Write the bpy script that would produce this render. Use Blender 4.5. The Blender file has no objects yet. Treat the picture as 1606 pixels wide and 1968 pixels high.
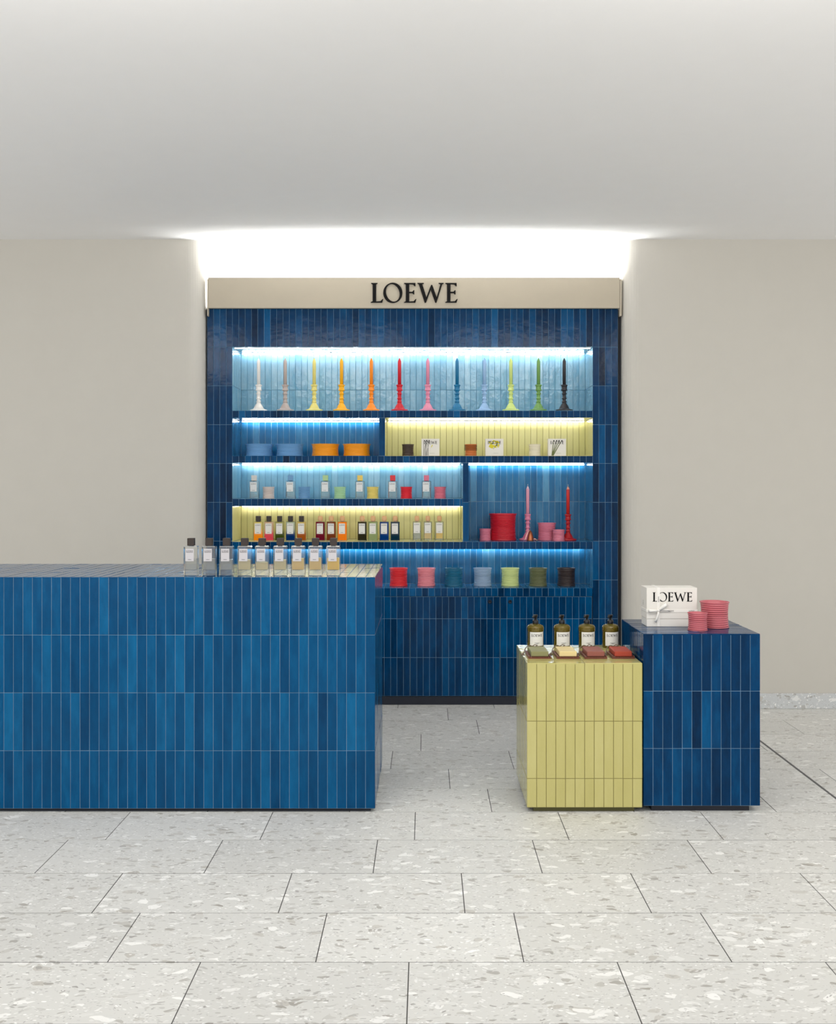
import bpy, math, random
from mathutils import Vector, Matrix

rng = random.Random(11)
sc = bpy.context.scene
COL = sc.collection
PI = math.pi

# ------------------------------------------------------------------ camera, world, lights, exposure
F = 2000.0                      # focal length in pixels of the 1606x1968 frame
H = 1.406                       # eye height
cam_d = bpy.data.cameras.new('camera')
cam_d.sensor_fit = 'VERTICAL'
cam_d.sensor_height = 36.0
cam_d.sensor_width = 36.0 * 1606 / 1968
cam_d.lens = F / 1968 * 36.0
cam_d.shift_x = -15.0 / 1968
cam_d.shift_y = -48.0 / 1968
cam_d.clip_start = 0.05
cam = bpy.data.objects.new('camera', cam_d)
cam.location = (0, 0, H)
cam.rotation_euler = (PI / 2, 0, 0)
COL.objects.link(cam)
sc.camera = cam

world = bpy.data.worlds.new('world')
sc.world = world
world.use_nodes = True
wb = world.node_tree.nodes['Background']
wb.inputs[0].default_value = (1.0, 1.0, 1.0, 1)
wb.inputs[1].default_value = 0.92

sc.view_settings.view_transform = 'Standard'
sc.view_settings.look = 'None'
sc.view_settings.gamma = 1.0
sc.view_settings.use_curve_mapping = False
sc.view_settings.exposure = 0.36
sc.cycles.use_denoising = True
sc.cycles.max_bounces = 6
sc.cycles.diffuse_bounces = 4
sc.cycles.glossy_bounces = 3
sc.cycles.use_adaptive_sampling = True
sc.cycles.adaptive_threshold = 0.06
sc.cycles.transparent_max_bounces = 24
sc.cycles.sample_clamp_indirect = 6.0

CEIL = 2.978
for lx in (-2.6, -0.9, 0.9, 2.6):          # a row of soft ceiling luminaires behind the front edge of the bay, tilted towards the display wall
    ld = bpy.data.lights.new('ceiling_luminaire', 'AREA')
    ld.shape = 'RECTANGLE'
    ld.size, ld.size_y = 1.4, 0.5
    ld.energy = 15.0
    ld.color = (1.0, 0.98, 0.95)
    lo = bpy.data.objects.new('ceiling_luminaire', ld)
    lo.location = (lx, 2.55, CEIL - 0.20)
    lo.rotation_euler = (math.radians(46), 0, 0)
    COL.objects.link(lo)

# ------------------------------------------------------------------ materials
def lin(c):
    c = c / 255.0
    return c / 12.92 if c <= 0.04045 else ((c + 0.055) / 1.055) ** 2.4
def rgb(r, g, b):
    return (lin(r), lin(g), lin(b), 1.0)

def new_mat(name):
    m = bpy.data.materials.new(name)
    m.use_nodes = True
    nt = m.node_tree
    return m, nt, nt.nodes['Principled BSDF'], nt.nodes.new, nt.links.new

def noise_bump(nt, bsdf, scale, strength, dist, detail=2.0, coord=None):
    N, L = nt.nodes.new, nt.links.new
    g = N('ShaderNodeNewGeometry')
    n = N('ShaderNodeTexNoise'); n.inputs['Scale'].default_value = scale; n.inputs['Detail'].default_value = detail
    L(g.outputs['Position'], n.inputs['Vector'])
    b = N('ShaderNodeBump'); b.inputs['Strength'].default_value = strength; b.inputs['Distance'].default_value = dist
    L(n.outputs['Fac'], b.inputs['Height']); L(b.outputs['Normal'], bsdf.inputs['Normal'])
    return n, b

def plain(name, col, rough=0.5, metal=0.0, var=0.06, bump=0.0, spec=0.5, sss=0.0):
    m, nt, b, N, L = new_mat(name)
    b.inputs['Roughness'].default_value = rough
    b.inputs['Metallic'].default_value = metal
    b.inputs['Specular IOR Level'].default_value = spec
    g = N('ShaderNodeNewGeometry')
    n = N('ShaderNodeTexNoise'); n.inputs['Scale'].default_value = 9.0
    L(g.outputs['Position'], n.inputs['Vector'])
    mr = N('ShaderNodeMapRange'); mr.inputs['To Min'].default_value = 1 - var; mr.inputs['To Max'].default_value = 1 + var
    L(n.outputs['Fac'], mr.inputs['Value'])
    hv = N('ShaderNodeHueSaturation'); hv.inputs['Color'].default_value = col
    L(mr.outputs['Result'], hv.inputs['Value'])
    L(hv.outputs['Color'], b.inputs['Base Color'])
    if sss:
        b.inputs['Subsurface Weight'].default_value = sss
        b.inputs['Subsurface Radius'].default_value = (0.01, 0.006, 0.004)
    if bump:
        noise_bump(nt, b, 60, bump, 0.002)
    return m

def tile_mat(name, cols, rough=0.1, bump=0.35, spec=0.12, wave=22.0):
    """glazed handmade tile: the tone of each tile comes from its own object colour (or the 'tone' attribute)"""
    m, nt, b, N, L = new_mat(name)
    oi = N('ShaderNodeObjectInfo'); sep = N('ShaderNodeSeparateColor'); L(oi.outputs['Color'], sep.inputs[0])
    at = N('ShaderNodeAttribute'); at.attribute_name = 'tone'
    add = N('ShaderNodeMath'); add.operation = 'ADD'
    L(sep.outputs[0], add.inputs[0]); L(at.outputs['Fac'], add.inputs[1])
    g = N('ShaderNodeNewGeometry')
    mp = N('ShaderNodeMapping'); mp.inputs['Scale'].default_value = (26, 26, 7)
    L(g.outputs['Position'], mp.inputs['Vector'])
    n1 = N('ShaderNodeTexNoise'); n1.inputs['Scale'].default_value = 1.0; n1.inputs['Detail'].default_value = 5; n1.inputs['Roughness'].default_value = 0.65
    L(mp.outputs['Vector'], n1.inputs['Vector'])
    mr = N('ShaderNodeMapRange'); mr.inputs['From Min'].default_value = 0.25; mr.inputs['From Max'].default_value = 0.75
    mr.inputs['To Min'].default_value = -0.20; mr.inputs['To Max'].default_value = 0.20
    L(n1.outputs['Fac'], mr.inputs['Value'])
    add2 = N('ShaderNodeMath'); add2.operation = 'ADD'; L(add.outputs[0], add2.inputs[0]); L(mr.outputs['Result'], add2.inputs[1])
    cr = N('ShaderNodeValToRGB')
    cr.color_ramp.elements[0].position = 0.05; cr.color_ramp.elements[0].color = cols[0]
    cr.color_ramp.elements[1].position = 0.98; cr.color_ramp.elements[1].color = cols[2]
    e = cr.color_ramp.elements.new(0.5); e.color = cols[1]
    L(add2.outputs[0], cr.inputs['Fac']); L(cr.outputs['Color'], b.inputs['Base Color'])
    b.inputs['Roughness'].default_value = rough
    b.inputs['Specular IOR Level'].default_value = spec
    n2 = N('ShaderNodeTexNoise'); n2.inputs['Scale'].default_value = wave; n2.inputs['Detail'].default_value = 3
    n3 = N('ShaderNodeTexNoise'); n3.inputs['Scale'].default_value = wave * 4.5; n3.inputs['Detail'].default_value = 2
    L(g.outputs['Position'], n2.inputs['Vector']); L(g.outputs['Position'], n3.inputs['Vector'])
    sc3 = N('ShaderNodeMath'); sc3.operation = 'MULTIPLY_ADD'; sc3.inputs[1].default_value = 0.25
    L(n3.outputs['Fac'], sc3.inputs[0]); L(n2.outputs['Fac'], sc3.inputs[2])
    bp = N('ShaderNodeBump'); bp.inputs['Strength'].default_value = bump; bp.inputs['Distance'].default_value = 0.004
    L(sc3.outputs[0], bp.inputs['Height']); L(bp.outputs['Normal'], b.inputs['Normal'])
    return m

def terrazzo(name, base, k=1.0):
    m, nt, b, N, L = new_mat(name)
    g = N('ShaderNodeNewGeometry')
    nz = N('ShaderNodeTexNoise'); nz.inputs['Scale'].default_value = 9; nz.inputs['Detail'].default_value = 3
    L(g.outputs['Position'], nz.inputs['Vector'])
    vm = N('ShaderNodeVectorMath'); vm.operation = 'SCALE'; vm.inputs['Scale'].default_value = 0.09
    L(nz.outputs['Color'], vm.inputs[0])
    va = N('ShaderNodeVectorMath'); va.operation = 'ADD'
    L(g.outputs['Position'], va.inputs[0]); L(vm.outputs[0], va.inputs[1])
    col = base
    prev = None
    for sca, thr, dist, chip, stretch, rz in ((20, 0.86, 0.42, rgb(186, 182, 174), 0.8, 0.5), (34, 0.84, 0.40, rgb(160, 156, 148), 0.6, 2.3), (62, 0.82, 0.40, rgb(160, 157, 152), 0.6, 1.2),
                                          (95, 0.72, 0.42, rgb(240, 239, 236), 0.7, 2.8), (26, 0.82, 0.48, rgb(238, 237, 233), 0.7, 2.0), (150, 0.86, 0.45, rgb(168, 166, 163), 0.7, 0.2)):
        mp = N('ShaderNodeMapping'); mp.inputs['Scale'].default_value = (stretch, 1.5, 1.1); mp.inputs['Rotation'].default_value = (0, 0, 0.25 * math.sin(rz * 7)); mp.inputs['Location'].default_value = (rz, rz * 3, 0)
        L(va.outputs[0], mp.inputs['Vector'])
        v = N('ShaderNodeTexVoronoi'); v.inputs['Scale'].default_value = sca * k
        L(mp.outputs[0], v.inputs['Vector'])
        sp = N('ShaderNodeSeparateColor'); L(v.outputs['Color'], sp.inputs[0])
        c1 = N('ShaderNodeMath'); c1.operation = 'GREATER_THAN'; c1.inputs[1].default_value = thr; L(sp.outputs[0], c1.inputs[0])
        c2 = N('ShaderNodeMath'); c2.operation = 'LESS_THAN'; c2.inputs[1].default_value = dist; L(v.outputs['Distance'], c2.inputs[0])
        ml = N('ShaderNodeMath'); ml.operation = 'MULTIPLY'; L(c1.outputs[0], ml.inputs[0]); L(c2.outputs[0], ml.inputs[1])
        mf = N('ShaderNodeMath'); mf.operation = 'MULTIPLY'; L(ml.outputs[0], mf.inputs[0]); L(sp.outputs[1], mf.inputs[1])
        mx = N('ShaderNodeMix'); mx.data_type = 'RGBA'
        L(mf.outputs[0], mx.inputs['Factor'])
        if prev is None: mx.inputs['A'].default_value = col
        else: L(prev, mx.inputs['A'])
        mx.inputs['B'].default_value = chip
        prev = mx.outputs['Result']
    oi = N('ShaderNodeObjectInfo')
    mr = N('ShaderNodeMapRange'); mr.inputs['To Min'].default_value = 0.94; mr.inputs['To Max'].default_value = 1.05
    L(oi.outputs['Random'], mr.inputs['Value'])
    hv = N('ShaderNodeHueSaturation'); L(mr.outputs['Result'], hv.inputs['Value']); L(prev, hv.inputs['Color'])
    L(hv.outputs['Color'], b.inputs['Base Color'])
    b.inputs['Roughness'].default_value = 0.45
    b.inputs['Specular IOR Level'].default_value = 0.18
    return m

def glass_mat(name, tint, milky=0.06, milk_col=None, low=None, z0=0.0, z1=1.0, milky_low=None, rough=0.03):
    """clear or lacquered bottle glass: tinted see-through body, surface gloss by Fresnel, a little cloudiness; low = tint of the lower half"""
    m, nt, b, N, L = new_mat(name)
    out = nt.nodes['Material Output']
    nt.nodes.remove(b)
    tr = N('ShaderNodeBsdfTransparent'); df = N('ShaderNodeBsdfDiffuse'); gl = N('ShaderNodeBsdfGlossy')
    gl.inputs['Roughness'].default_value = rough
    tr.inputs[0].default_value = tint
    df.inputs[0].default_value = milk_col or tint
    mx = N('ShaderNodeMixShader'); mx.inputs[0].default_value = milky
    if low is not None:
        tc = N('ShaderNodeTexCoord'); sp = N('ShaderNodeSeparateXYZ'); L(tc.outputs['Generated'], sp.inputs[0])
        mr = N('ShaderNodeMapRange'); mr.interpolation_type = 'SMOOTHSTEP'
        mr.inputs['From Min'].default_value = z1; mr.inputs['From Max'].default_value = z0
        L(sp.outputs['Z'], mr.inputs['Value'])
        mc = N('ShaderNodeMix'); mc.data_type = 'RGBA'; mc.inputs['A'].default_value = tint; mc.inputs['B'].default_value = low
        L(mr.outputs['Result'], mc.inputs['Factor']); L(mc.outputs['Result'], tr.inputs[0]); L(mc.outputs['Result'], df.inputs[0])
        ma = N('ShaderNodeMapRange'); ma.inputs['To Min'].default_value = milky; ma.inputs['To Max'].default_value = milky_low
        L(mr.outputs['Result'], ma.inputs['Value']); L(ma.outputs['Result'], mx.inputs[0])
    L(tr.outputs[0], mx.inputs[1]); L(df.outputs[0], mx.inputs[2])
    fr = N('ShaderNodeFresnel'); fr.inputs[0].default_value = 1.5
    m2 = N('ShaderNodeMixShader'); L(fr.outputs[0], m2.inputs[0]); L(mx.outputs[0], m2.inputs[1]); L(gl.outputs[0], m2.inputs[2])
    L(m2.outputs[0], out.inputs['Surface'])
    return m

def emit(name, col, s):
    m, nt, b, N, L = new_mat(name)
    b.inputs['Base Color'].default_value = (1, 1, 1, 1)
    b.inputs['Emission Color'].default_value = col
    b.inputs['Emission Strength'].default_value = s
    return m

M = {}
M['wall'] = plain('wall_plaster', rgb(197, 193, 184), 0.85, var=0.02, bump=0.05, spec=0.2)
M['ceiling'] = plain('ceiling_plaster', rgb(243, 242, 241), 0.9, var=0.01, spec=0.2)
M['recess'] = plain('recess_plaster', rgb(232, 231, 228), 0.9, var=0.01, spec=0.2)
M['terrazzo'] = terrazzo('terrazzo', rgb(209, 208, 203))
M['terrazzo_base'] = terrazzo('terrazzo_skirting', rgb(196, 198, 198))
M['joint'] = plain('floor_joint', rgb(70, 68, 66), 0.9)
M['metal_joint'] = plain('joint_strip', rgb(92, 92, 94), 0.5, metal=0.3)
M['navy'] = tile_mat('navy_glaze', (rgb(4, 27, 52), rgb(2, 53, 93), rgb(4, 86, 136)), 0.12, 0.20)
M['royal'] = tile_mat('royal_blue_glaze', (rgb(0, 52, 90), rgb(0, 72, 116), rgb(12, 98, 146)), 0.10, 0.26, 0.15)
M['mid'] = tile_mat('mid_blue_glaze', (rgb(26, 88, 128), rgb(36, 110, 154), rgb(90, 150, 182)), 0.14, 0.26, 0.26)
M['aqua'] = tile_mat('aqua_glaze', (rgb(96, 152, 178), rgb(126, 174, 194), rgb(160, 194, 206)), 0.10, 0.5, 0.45)
M['lime'] = tile_mat('lime_yellow_glaze', (rgb(178, 170, 104), rgb(185, 177, 112), rgb(194, 187, 126)), 0.10, 0.22, 0.5)
M['lime_niche'] = tile_mat('lime_glaze_bounce_offset', (rgb(206, 204, 150), rgb(213, 211, 160), rgb(220, 217, 170)), 0.14, 0.22, 0.3)  # same lime glaze, lightened to offset the yellow bounce light inside the niches
M['grout_blue'] = plain('pale_blue_grout', rgb(106, 138, 164), 0.9)
M['grout_mid'] = plain('light_blue_grout', rgb(158, 188, 208), 0.9)
M['grout_aqua'] = plain('grey_aqua_grout', rgb(98, 142, 166), 0.9)
M['grout_lime'] = plain('olive_grout', rgb(128, 120, 74), 0.9)
M['plinth'] = plain('dark_plinth', rgb(22, 26, 40), 0.5)
M['plinth_olive'] = plain('olive_plinth', rgb(92, 88, 44), 0.5)
M['filler'] = plain('dark_filler', rgb(14, 18, 30), 0.6)
M['board'] = plain('stone_board', rgb(178, 168, 149), 0.6, var=0.03)
M['ink'] = plain('black_ink', rgb(12, 10, 10), 0.6, spec=0.15)
M['led_cool'] = emit('led_cool', (0.94, 0.975, 1.0, 1), 23)
M['led_warm'] = emit('led_warm', (1.0, 0.94, 0.80, 1), 14)
M['led_front'] = emit('led_front', (0.94, 0.975, 1.0, 1), 8)
M['cove'] = emit('cove_light', (0.97, 0.99, 1.0, 1), 22)
M['led_channel'] = plain('led_channel', rgb(120, 130, 140), 0.4, metal=0.6)
M['white_card'] = plain('white_card', rgb(226, 222, 214), 0.6, var=0.02)
M['label'] = plain('paper_label', rgb(228, 226, 222), 0.6, var=0.02)
M['label_grey'] = plain('pale_grey_label', rgb(190, 187, 190), 0.5, var=0.02)
M['ribbon'] = plain('satin_ribbon', rgb(236, 233, 226), 0.4, var=0.02)
M['glass'] = glass_mat('clear_glass', (0.90, 0.93, 0.92, 1), 0.10, (0.75, 0.78, 0.77, 1))
M['glass_heavy'] = glass_mat('heavy_clear_glass', (0.95, 0.96, 0.94, 1), 0.10, (0.66, 0.65, 0.62, 1))
M['liquid_clear'] = glass_mat('clear_liquid', (0.86, 0.87, 0.85, 1), 0.25, (0.62, 0.62, 0.60, 1))
M['liquid_aqua'] = glass_mat('aqua_liquid', (0.80, 0.92, 0.93, 1), 0.10, (0.60, 0.75, 0.78, 1))
M['liquid_straw'] = glass_mat('straw_liquid', (0.92, 0.88, 0.74, 1), 0.65, rgb(240, 222, 166))
M['liquid_peach'] = glass_mat('peach_liquid', (1.0, 0.86, 0.52, 1), 0.8, rgb(250, 212, 120))
M['liquid_gold'] = glass_mat('golden_liquid', (1.0, 0.84, 0.24, 1), 0.92, rgb(254, 208, 40))
M['olive_glass'] = glass_mat('olive_glass', (0.80, 0.74, 0.42, 1), 0.30, rgb(150, 132, 34))
M['olive_liquid'] = glass_mat('olive_liquid', (0.74, 0.62, 0.20, 1), 0.5, rgb(146, 120, 24))
M['dark_wood'] = plain('dark_wood', rgb(45, 34, 28), 0.5, var=0.25)
M['light_wood'] = plain('light_wood', rgb(226, 178, 132), 0.5, var=0.08)
M['tray_wood'] = plain('tray_wood', rgb(112, 62, 44), 0.45, var=0.2)
M['black_plastic'] = plain('black_plastic', rgb(20, 20, 22), 0.3)
M['lock'] = plain('dark_lock', rgb(14, 22, 38), 0.35, metal=0.5)
M['copper'] = plain('copper', rgb(150, 84, 52), 0.3, metal=0.7)
M['rose_metal'] = plain('rose_metal', rgb(214, 168, 150), 0.25, metal=0.8)
M['cord'] = plain('cord', rgb(118, 104, 84), 0.9, var=0.3)
M['print_black'] = plain('print_black', rgb(38, 36, 34), 0.7)
M['print_yellow'] = plain('print_yellow', rgb(214, 200, 40), 0.7)
M['print_green'] = plain('print_green', rgb(104, 112, 60), 0.7)
M['print_grey'] = plain('print_grey', rgb(150, 148, 145), 0.7)
_ware = {}
def ware(r, g, b, rough=0.35):
    k = (r, g, b, rough)
    if k not in _ware:
        _ware[k] = plain('glazed_ware_%d_%d_%d' % (r, g, b), rgb(r, g, b), rough, var=0.04)
    return _ware[k]
def wax(r, g, b):
    k = (r, g, b, 'wax')
    if k not in _ware:
        _ware[k] = plain('wax_%d_%d_%d' % (r, g, b), rgb(r, g, b), 0.45, var=0.03)
    return _ware[k]

# ------------------------------------------------------------------ mesh helpers
class MB:
    def __init__(s): s.v = []; s.f = []; s.m = []; s.t = []; s.smooth = []
    def add(s, verts, faces, mi=0, tone=0.0, smooth=False):
        o = len(s.v)
        s.v += [tuple(p) for p in verts]
        for f in faces:
            s.f.append([i + o for i in f]); s.m.append(mi); s.t.append(tone); s.smooth.append(smooth)
    def box(s, x0, x1, y0, y1, z0, z1, mi=0, b=0.0):
        if b <= 0:
            vs = [(x, y, z) for z in (z0, z1) for y in (y0, y1) for x in (x0, x1)]
            s.add(vs, [(0, 2, 3, 1), (4, 5, 7, 6), (0, 1, 5, 4), (2, 6, 7, 3), (0, 4, 6, 2), (1, 3, 7, 5)], mi)
            return
        c = [((x0, x1), (y0, y1), (z0, z1))]
        # chamfered box: 24 vertices
        idx = {}; vs = []
        for ix in (0, 1):
            for iy in (0, 1):
                for iz in (0, 1):
                    X, Y, Z = (x0, x1)[ix], (y0, y1)[iy], (z0, z1)[iz]
                    sx, sy, sz = (b, -b)[ix], (b, -b)[iy], (b, -b)[iz]
                    for ax, p in (('x', (X, Y + sy, Z + sz)), ('y', (X + sx, Y, Z + sz)), ('z', (X + sx, Y + sy, Z))):
                        idx[(ix, iy, iz, ax)] = len(vs); vs.append(p)
        g = lambda *k: idx[k]
        fs = []
        for i in (0, 1):
            q = [g(i, 0, 0, 'x'), g(i, 1, 0, 'x'), g(i, 1, 1, 'x'), g(i, 0, 1, 'x')]; fs.append(q if i else q[::-1])
            q = [g(0, i, 0, 'y'), g(0, i, 1, 'y'), g(1, i, 1, 'y'), g(1, i, 0, 'y')]; fs.append(q if i else q[::-1])
            q = [g(0, 0, i, 'z'), g(1, 0, i, 'z'), g(1, 1, i, 'z'), g(0, 1, i, 'z')]; fs.append(q if i else q[::-1])
        for i in (0, 1):
            for j in (0, 1):
                fl = (i + j) % 2
                q = [g(i, j, 0, 'x'), g(i, j, 0, 'y'), g(i, j, 1, 'y'), g(i, j, 1, 'x')]; fs.append(q[::-1] if fl else q)
                q = [g(i, 0, j, 'x'), g(i, 1, j, 'x'), g(i, 1, j, 'z'), g(i, 0, j, 'z')]; fs.append(q[::-1] if fl == 0 else q)
                q = [g(0, i, j, 'y'), g(1, i, j, 'y'), g(1, i, j, 'z'), g(0, i, j, 'z')]; fs.append(q if fl == 0 else q[::-1])
        for ix in (0, 1):
            for iy in (0, 1):
                for iz in (0, 1):
                    q = [g(ix, iy, iz, 'x'), g(ix, iy, iz, 'y'), g(ix, iy, iz, 'z')]
                    fs.append(q if (ix + iy + iz) % 2 else q[::-1])
        s.add(vs, fs, mi)
    def lathe(s, prof, n=40, mi=0, cx=0, cy=0, cz=0, smooth=True):
        vs = []; fs = []
        k = len(prof)
        for i in range(n):
            a = 2 * PI * i / n
            for r, z in prof: vs.append((cx + r * math.cos(a), cy + r * math.sin(a), cz + z))
        for i in range(n):
            j = (i + 1) % n
            for q in range(k - 1): fs.append((i * k + q, j * k + q, j * k + q + 1, i * k + q + 1))
        if prof[0][0] > 1e-6: fs.append(tuple(i * k for i in reversed(range(n))))
        if prof[-1][0] > 1e-6: fs.append(tuple(i * k + k - 1 for i in range(n)))
        s.add(vs, fs, mi, smooth=smooth)
    def tube(s, pts, r, n=8, mi=0):
        pts = [Vector(p) for p in pts]; rs = r if isinstance(r, (list, tuple)) else [r] * len(pts)
        vs = []; fs = []; up = None
        for i, p in enumerate(pts):
            d = (pts[min(i + 1, len(pts) - 1)] - pts[max(i - 1, 0)]).normalized()
            if up is None: up = Vector((0, 0, 1)) if abs(d.z) < 0.9 else Vector((1, 0, 0))
            u = d.cross(up).normalized(); up = u.cross(d).normalized()
            for a in range(n):
                t = 2 * PI * a / n
                vs.append(p + (u * math.cos(t) + up * math.sin(t)) * rs[i])
        for i in range(len(pts) - 1):
            for a in range(n):
                b2 = (a + 1) % n
                fs.append((i * n + a, i * n + b2, (i + 1) * n + b2, (i + 1) * n + a))
        fs.append(tuple(reversed(range(n)))); fs.append(tuple((len(pts) - 1) * n + a for a in range(n)))
        s.add(vs, fs, mi, smooth=True)
    def poly(s, pts, fn, t, mi=0):
        """closed 2-D outline (counter-clockwise) extruded: fn(u, v, w) maps to 3-D, w from 0 (back) to t (front)"""
        n = len(pts)
        vs = [fn(u, v, t) for u, v in pts] + [fn(u, v, 0) for u, v in pts]
        fs = [tuple(range(n)), tuple(reversed(range(n, 2 * n)))]
        for i in range(n):
            j = (i + 1) % n
            fs.append((i, n + i, n + j, j))
        s.add(vs, fs, mi)
    def ring(s, outer, inner, fn, t, mi=0):
        n = len(outer)
        vs = [fn(u, v, t) for u, v in outer] + [fn(u, v, t) for u, v in inner] + [fn(u, v, 0) for u, v in outer] + [fn(u, v, 0) for u, v in inner]
        fs = []
        for i in range(n):
            j = (i + 1) % n
            fs += [(i, j, n + j, n + i), (i, 2 * n + i, 2 * n + j, j), (n + i, n + j, 3 * n + j, 3 * n + i), (2 * n + i, 3 * n + i, 3 * n + j, 2 * n + j)]
        s.add(vs, fs, mi)
    def mesh(s, name, mats):
        me = bpy.data.meshes.new(name)
        me.from_pydata(s.v, [], s.f)
        for m in mats: me.materials.append(m)
        me.polygons.foreach_set('material_index', s.m)
        me.polygons.foreach_set('use_smooth', s.smooth)
        if any(s.t):
            a = me.attributes.new('tone', 'FLOAT', 'FACE'); a.data.foreach_set('value', s.t)
        me.update()
        return me
    def build(s, name, mats, parent=None, loc=(0, 0, 0)):
        if not isinstance(mats, (list, tuple)): mats = [mats]
        return put(name, s.mesh(name, mats), parent, loc)

def put(name, me, parent=None, loc=(0, 0, 0)):
    o = bpy.data.objects.new(name, me)
    o.location = loc
    o.color = (0, 0, 0, 1)
    COL.objects.link(o)
    if parent is not None: o.parent = parent
    return o
def tag(o, label=None, cat=None, group=None, kind=None):
    if label: o['label'] = label
    if cat: o['category'] = cat
    if group: o['group'] = group
    if kind: o['kind'] = kind
    return o
def thing(name, label, cat, loc=(0, 0, 0), group=None, rz=0.0):
    o = bpy.data.objects.new(name, None)
    o.empty_display_size = 0.05
    o.location = loc; o.rotation_euler = (0, 0, rz)
    COL.objects.link(o)
    return tag(o, label, cat, group)
def bx(name, mat, parent, x0, x1, y0, y1, z0, z1, b=0.0):
    mb = MB(); mb.box(x0, x1, y0, y1, z0, z1, 0, b)
    return mb.build(name, mat, parent)

# ------------------------------------------------------------------ tiles
X_, Y_, Z_ = Vector((1, 0, 0)), Vector((0, 1, 0)), Vector((0, 0, 1))
FRONT = (X_, Z_, -Y_); TOP = (X_, Y_, Z_); UNDER = (X_, -Y_, -Z_); RSIDE = (Y_, Z_, X_); LSIDE = (-Y_, Z_, -X_)
GAP = 0.0023; CH = 0.0010; TH = 0.006; REC = 0.0018
_tmesh = {}
def tile_geo(w, h):
    a, b = w / 2, h / 2
    vs = [(-a, -b, -TH), (a, -b, -TH), (a, b, -TH), (-a, b, -TH),
          (-a, -b, -CH), (a, -b, -CH), (a, b, -CH), (-a, b, -CH),
          (-a + CH, -b + CH, 0), (a - CH, -b + CH, 0), (a - CH, b - CH, 0), (-a + CH, b - CH, 0)]
    fs = [(8, 9, 10, 11)]
    for i in range(4):
        j = (i + 1) % 4
        fs += [(i, j, 4 + j, 4 + i), (4 + i, 4 + j, 8 + j, 8 + i)]
    return vs, fs
def tone():
    t = rng.gauss(0.46, 0.115)
    if rng.random() < 0.07: t += 0.24
    if rng.random() < 0.06: t -= 0.16
    return max(0.06, min(0.95, t))
def cuts(a, b, p, start=None):
    """joint positions: tiles of pitch p laid from start (default a), clipped to a..b"""
    s = a if start is None else start
    k0 = math.floor((a - s) / p + 1e-6)
    out = []; q = s + k0 * p
    while q < b - 1e-6:
        lo, hi = max(q, a), min(q + p, b)
        if hi - lo > 0.006: out.append((lo, hi))
        q += p
    return out
def lay(parent, frame, origin, us, vs, mat, batch=None, mi=0, bias=0.0, wob=1.0):
    """us, vs: intervals along the two axes of the face; one object per tile, or into a batch mesh"""
    u, v, n = frame
    O = Vector(origin)
    R = Matrix((u, v, n)).transposed()
    for va, vb in vs:
        for ua, ub in us:
            w, h = ub - ua - GAP, vb - va - GAP
            if w < 0.004 or h < 0.004: continue
            c = O + u * ((ua + ub) / 2) + v * ((va + vb) / 2) + n * rng.uniform(-0.0004, 0.0003) * wob
            tilt = Matrix.Rotation(rng.gauss(0, 0.0045) * wob, 3, 'Y') @ Matrix.Rotation(rng.gauss(0, 0.0022) * wob, 3, 'X')
            R2 = R @ tilt
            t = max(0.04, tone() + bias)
            if batch is None:
                k = (round(w, 4), round(h, 4), mat.name)
                if k not in _tmesh:
                    mb = MB(); mb.add(*tile_geo(w, h)); _tmesh[k] = mb.mesh('tile', [mat])
                o = put('tile', _tmesh[k], parent)
                o.matrix_local = Matrix.Translation(c) @ R2.to_4x4()
                o.color = (t, t, t, 1)
            else:
                tv, tf = tile_geo(w, h)
                batch.add([R2 @ Vector(p) + c for p in tv], tf, mi, t)

# ------------------------------------------------------------------ lettering (the sign's flared capitals, unit height)
L_ = [(0, 0), (.58, 0), (.635, .19), (.595, .18), (.50, .075), (.275, .06), (.275, .93), (.35, .97), (.35, 1), (.02, 1), (.02, .97), (.10, .93), (.10, .07), (0, .03)]
E_ = [(0, 0), (.57, 0), (.625, .19), (.585, .18), (.49, .075), (.265, .06), (.265, .485), (.42, .485), (.485, .42), (.52, .42), (.52, .635), (.485, .635), (.42, .555), (.265, .555), (.265, .94), (.46, .925), (.54, .84), (.58, .84), (.575, 1), (0, 1), (0, .97), (.09, .93), (.09, .07), (0, .03)]
W_ = [(0, 1), (0, .97), (.07, .94), (.37, 0), (.435, 0), (.69, .67), (.90, 0), (.965, 0), (1.255, .94), (1.33, .97), (1.33, 1), (1.07, 1), (1.07, .97), (1.17, .93), (.975, .27), (.79, .90), (.86, .97), (.86, 1), (.56, 1), (.56, .97), (.635, .93), (.66, .86), (.455, .27), (.245, .94), (.33, .97), (.33, 1)]
W_ = [(0, 1), (0, .97), (.07, .94), (.37, 0), (.435, 0), (.675, .66), (.90, 0), (.965, 0), (1.255, .94), (1.33, .97), (1.33, 1), (1.07, 1), (1.07, .97), (1.17, .93), (.975, .27), (.755, .90), (.69, .90), (.455, .27), (.245, .94), (.33, .97), (.33, 1)]
def _ell(rx, ry, rot, n=36):
    return [(.487 + rx * math.cos(2 * PI * i / n) * math.cos(rot) - ry * math.sin(2 * PI * i / n) * math.sin(rot),
             .5 + rx * math.cos(2 * PI * i / n) * math.sin(rot) + ry * math.sin(2 * PI * i / n) * math.cos(rot)) for i in range(n)]
O_OUT, O_IN = _ell(.487, .515, 0), _ell(.335, .455, 0.30)
WORD = [('L', 0.0), ('O', .634), ('E', 1.69), ('W', 2.37), ('E', 3.78)]
WORD_W = 4.41
def letter(mb, ch, off, hgt, fn, t, mi=0):
    g = lambda u, v, w: fn((u + off) * hgt, v * hgt, w)
    if ch == 'O': mb.ring(O_OUT, O_IN, g, t, mi)
    else: mb.poly({'L': L_, 'E': E_, 'W': W_}[ch], g, t, mi)
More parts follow.
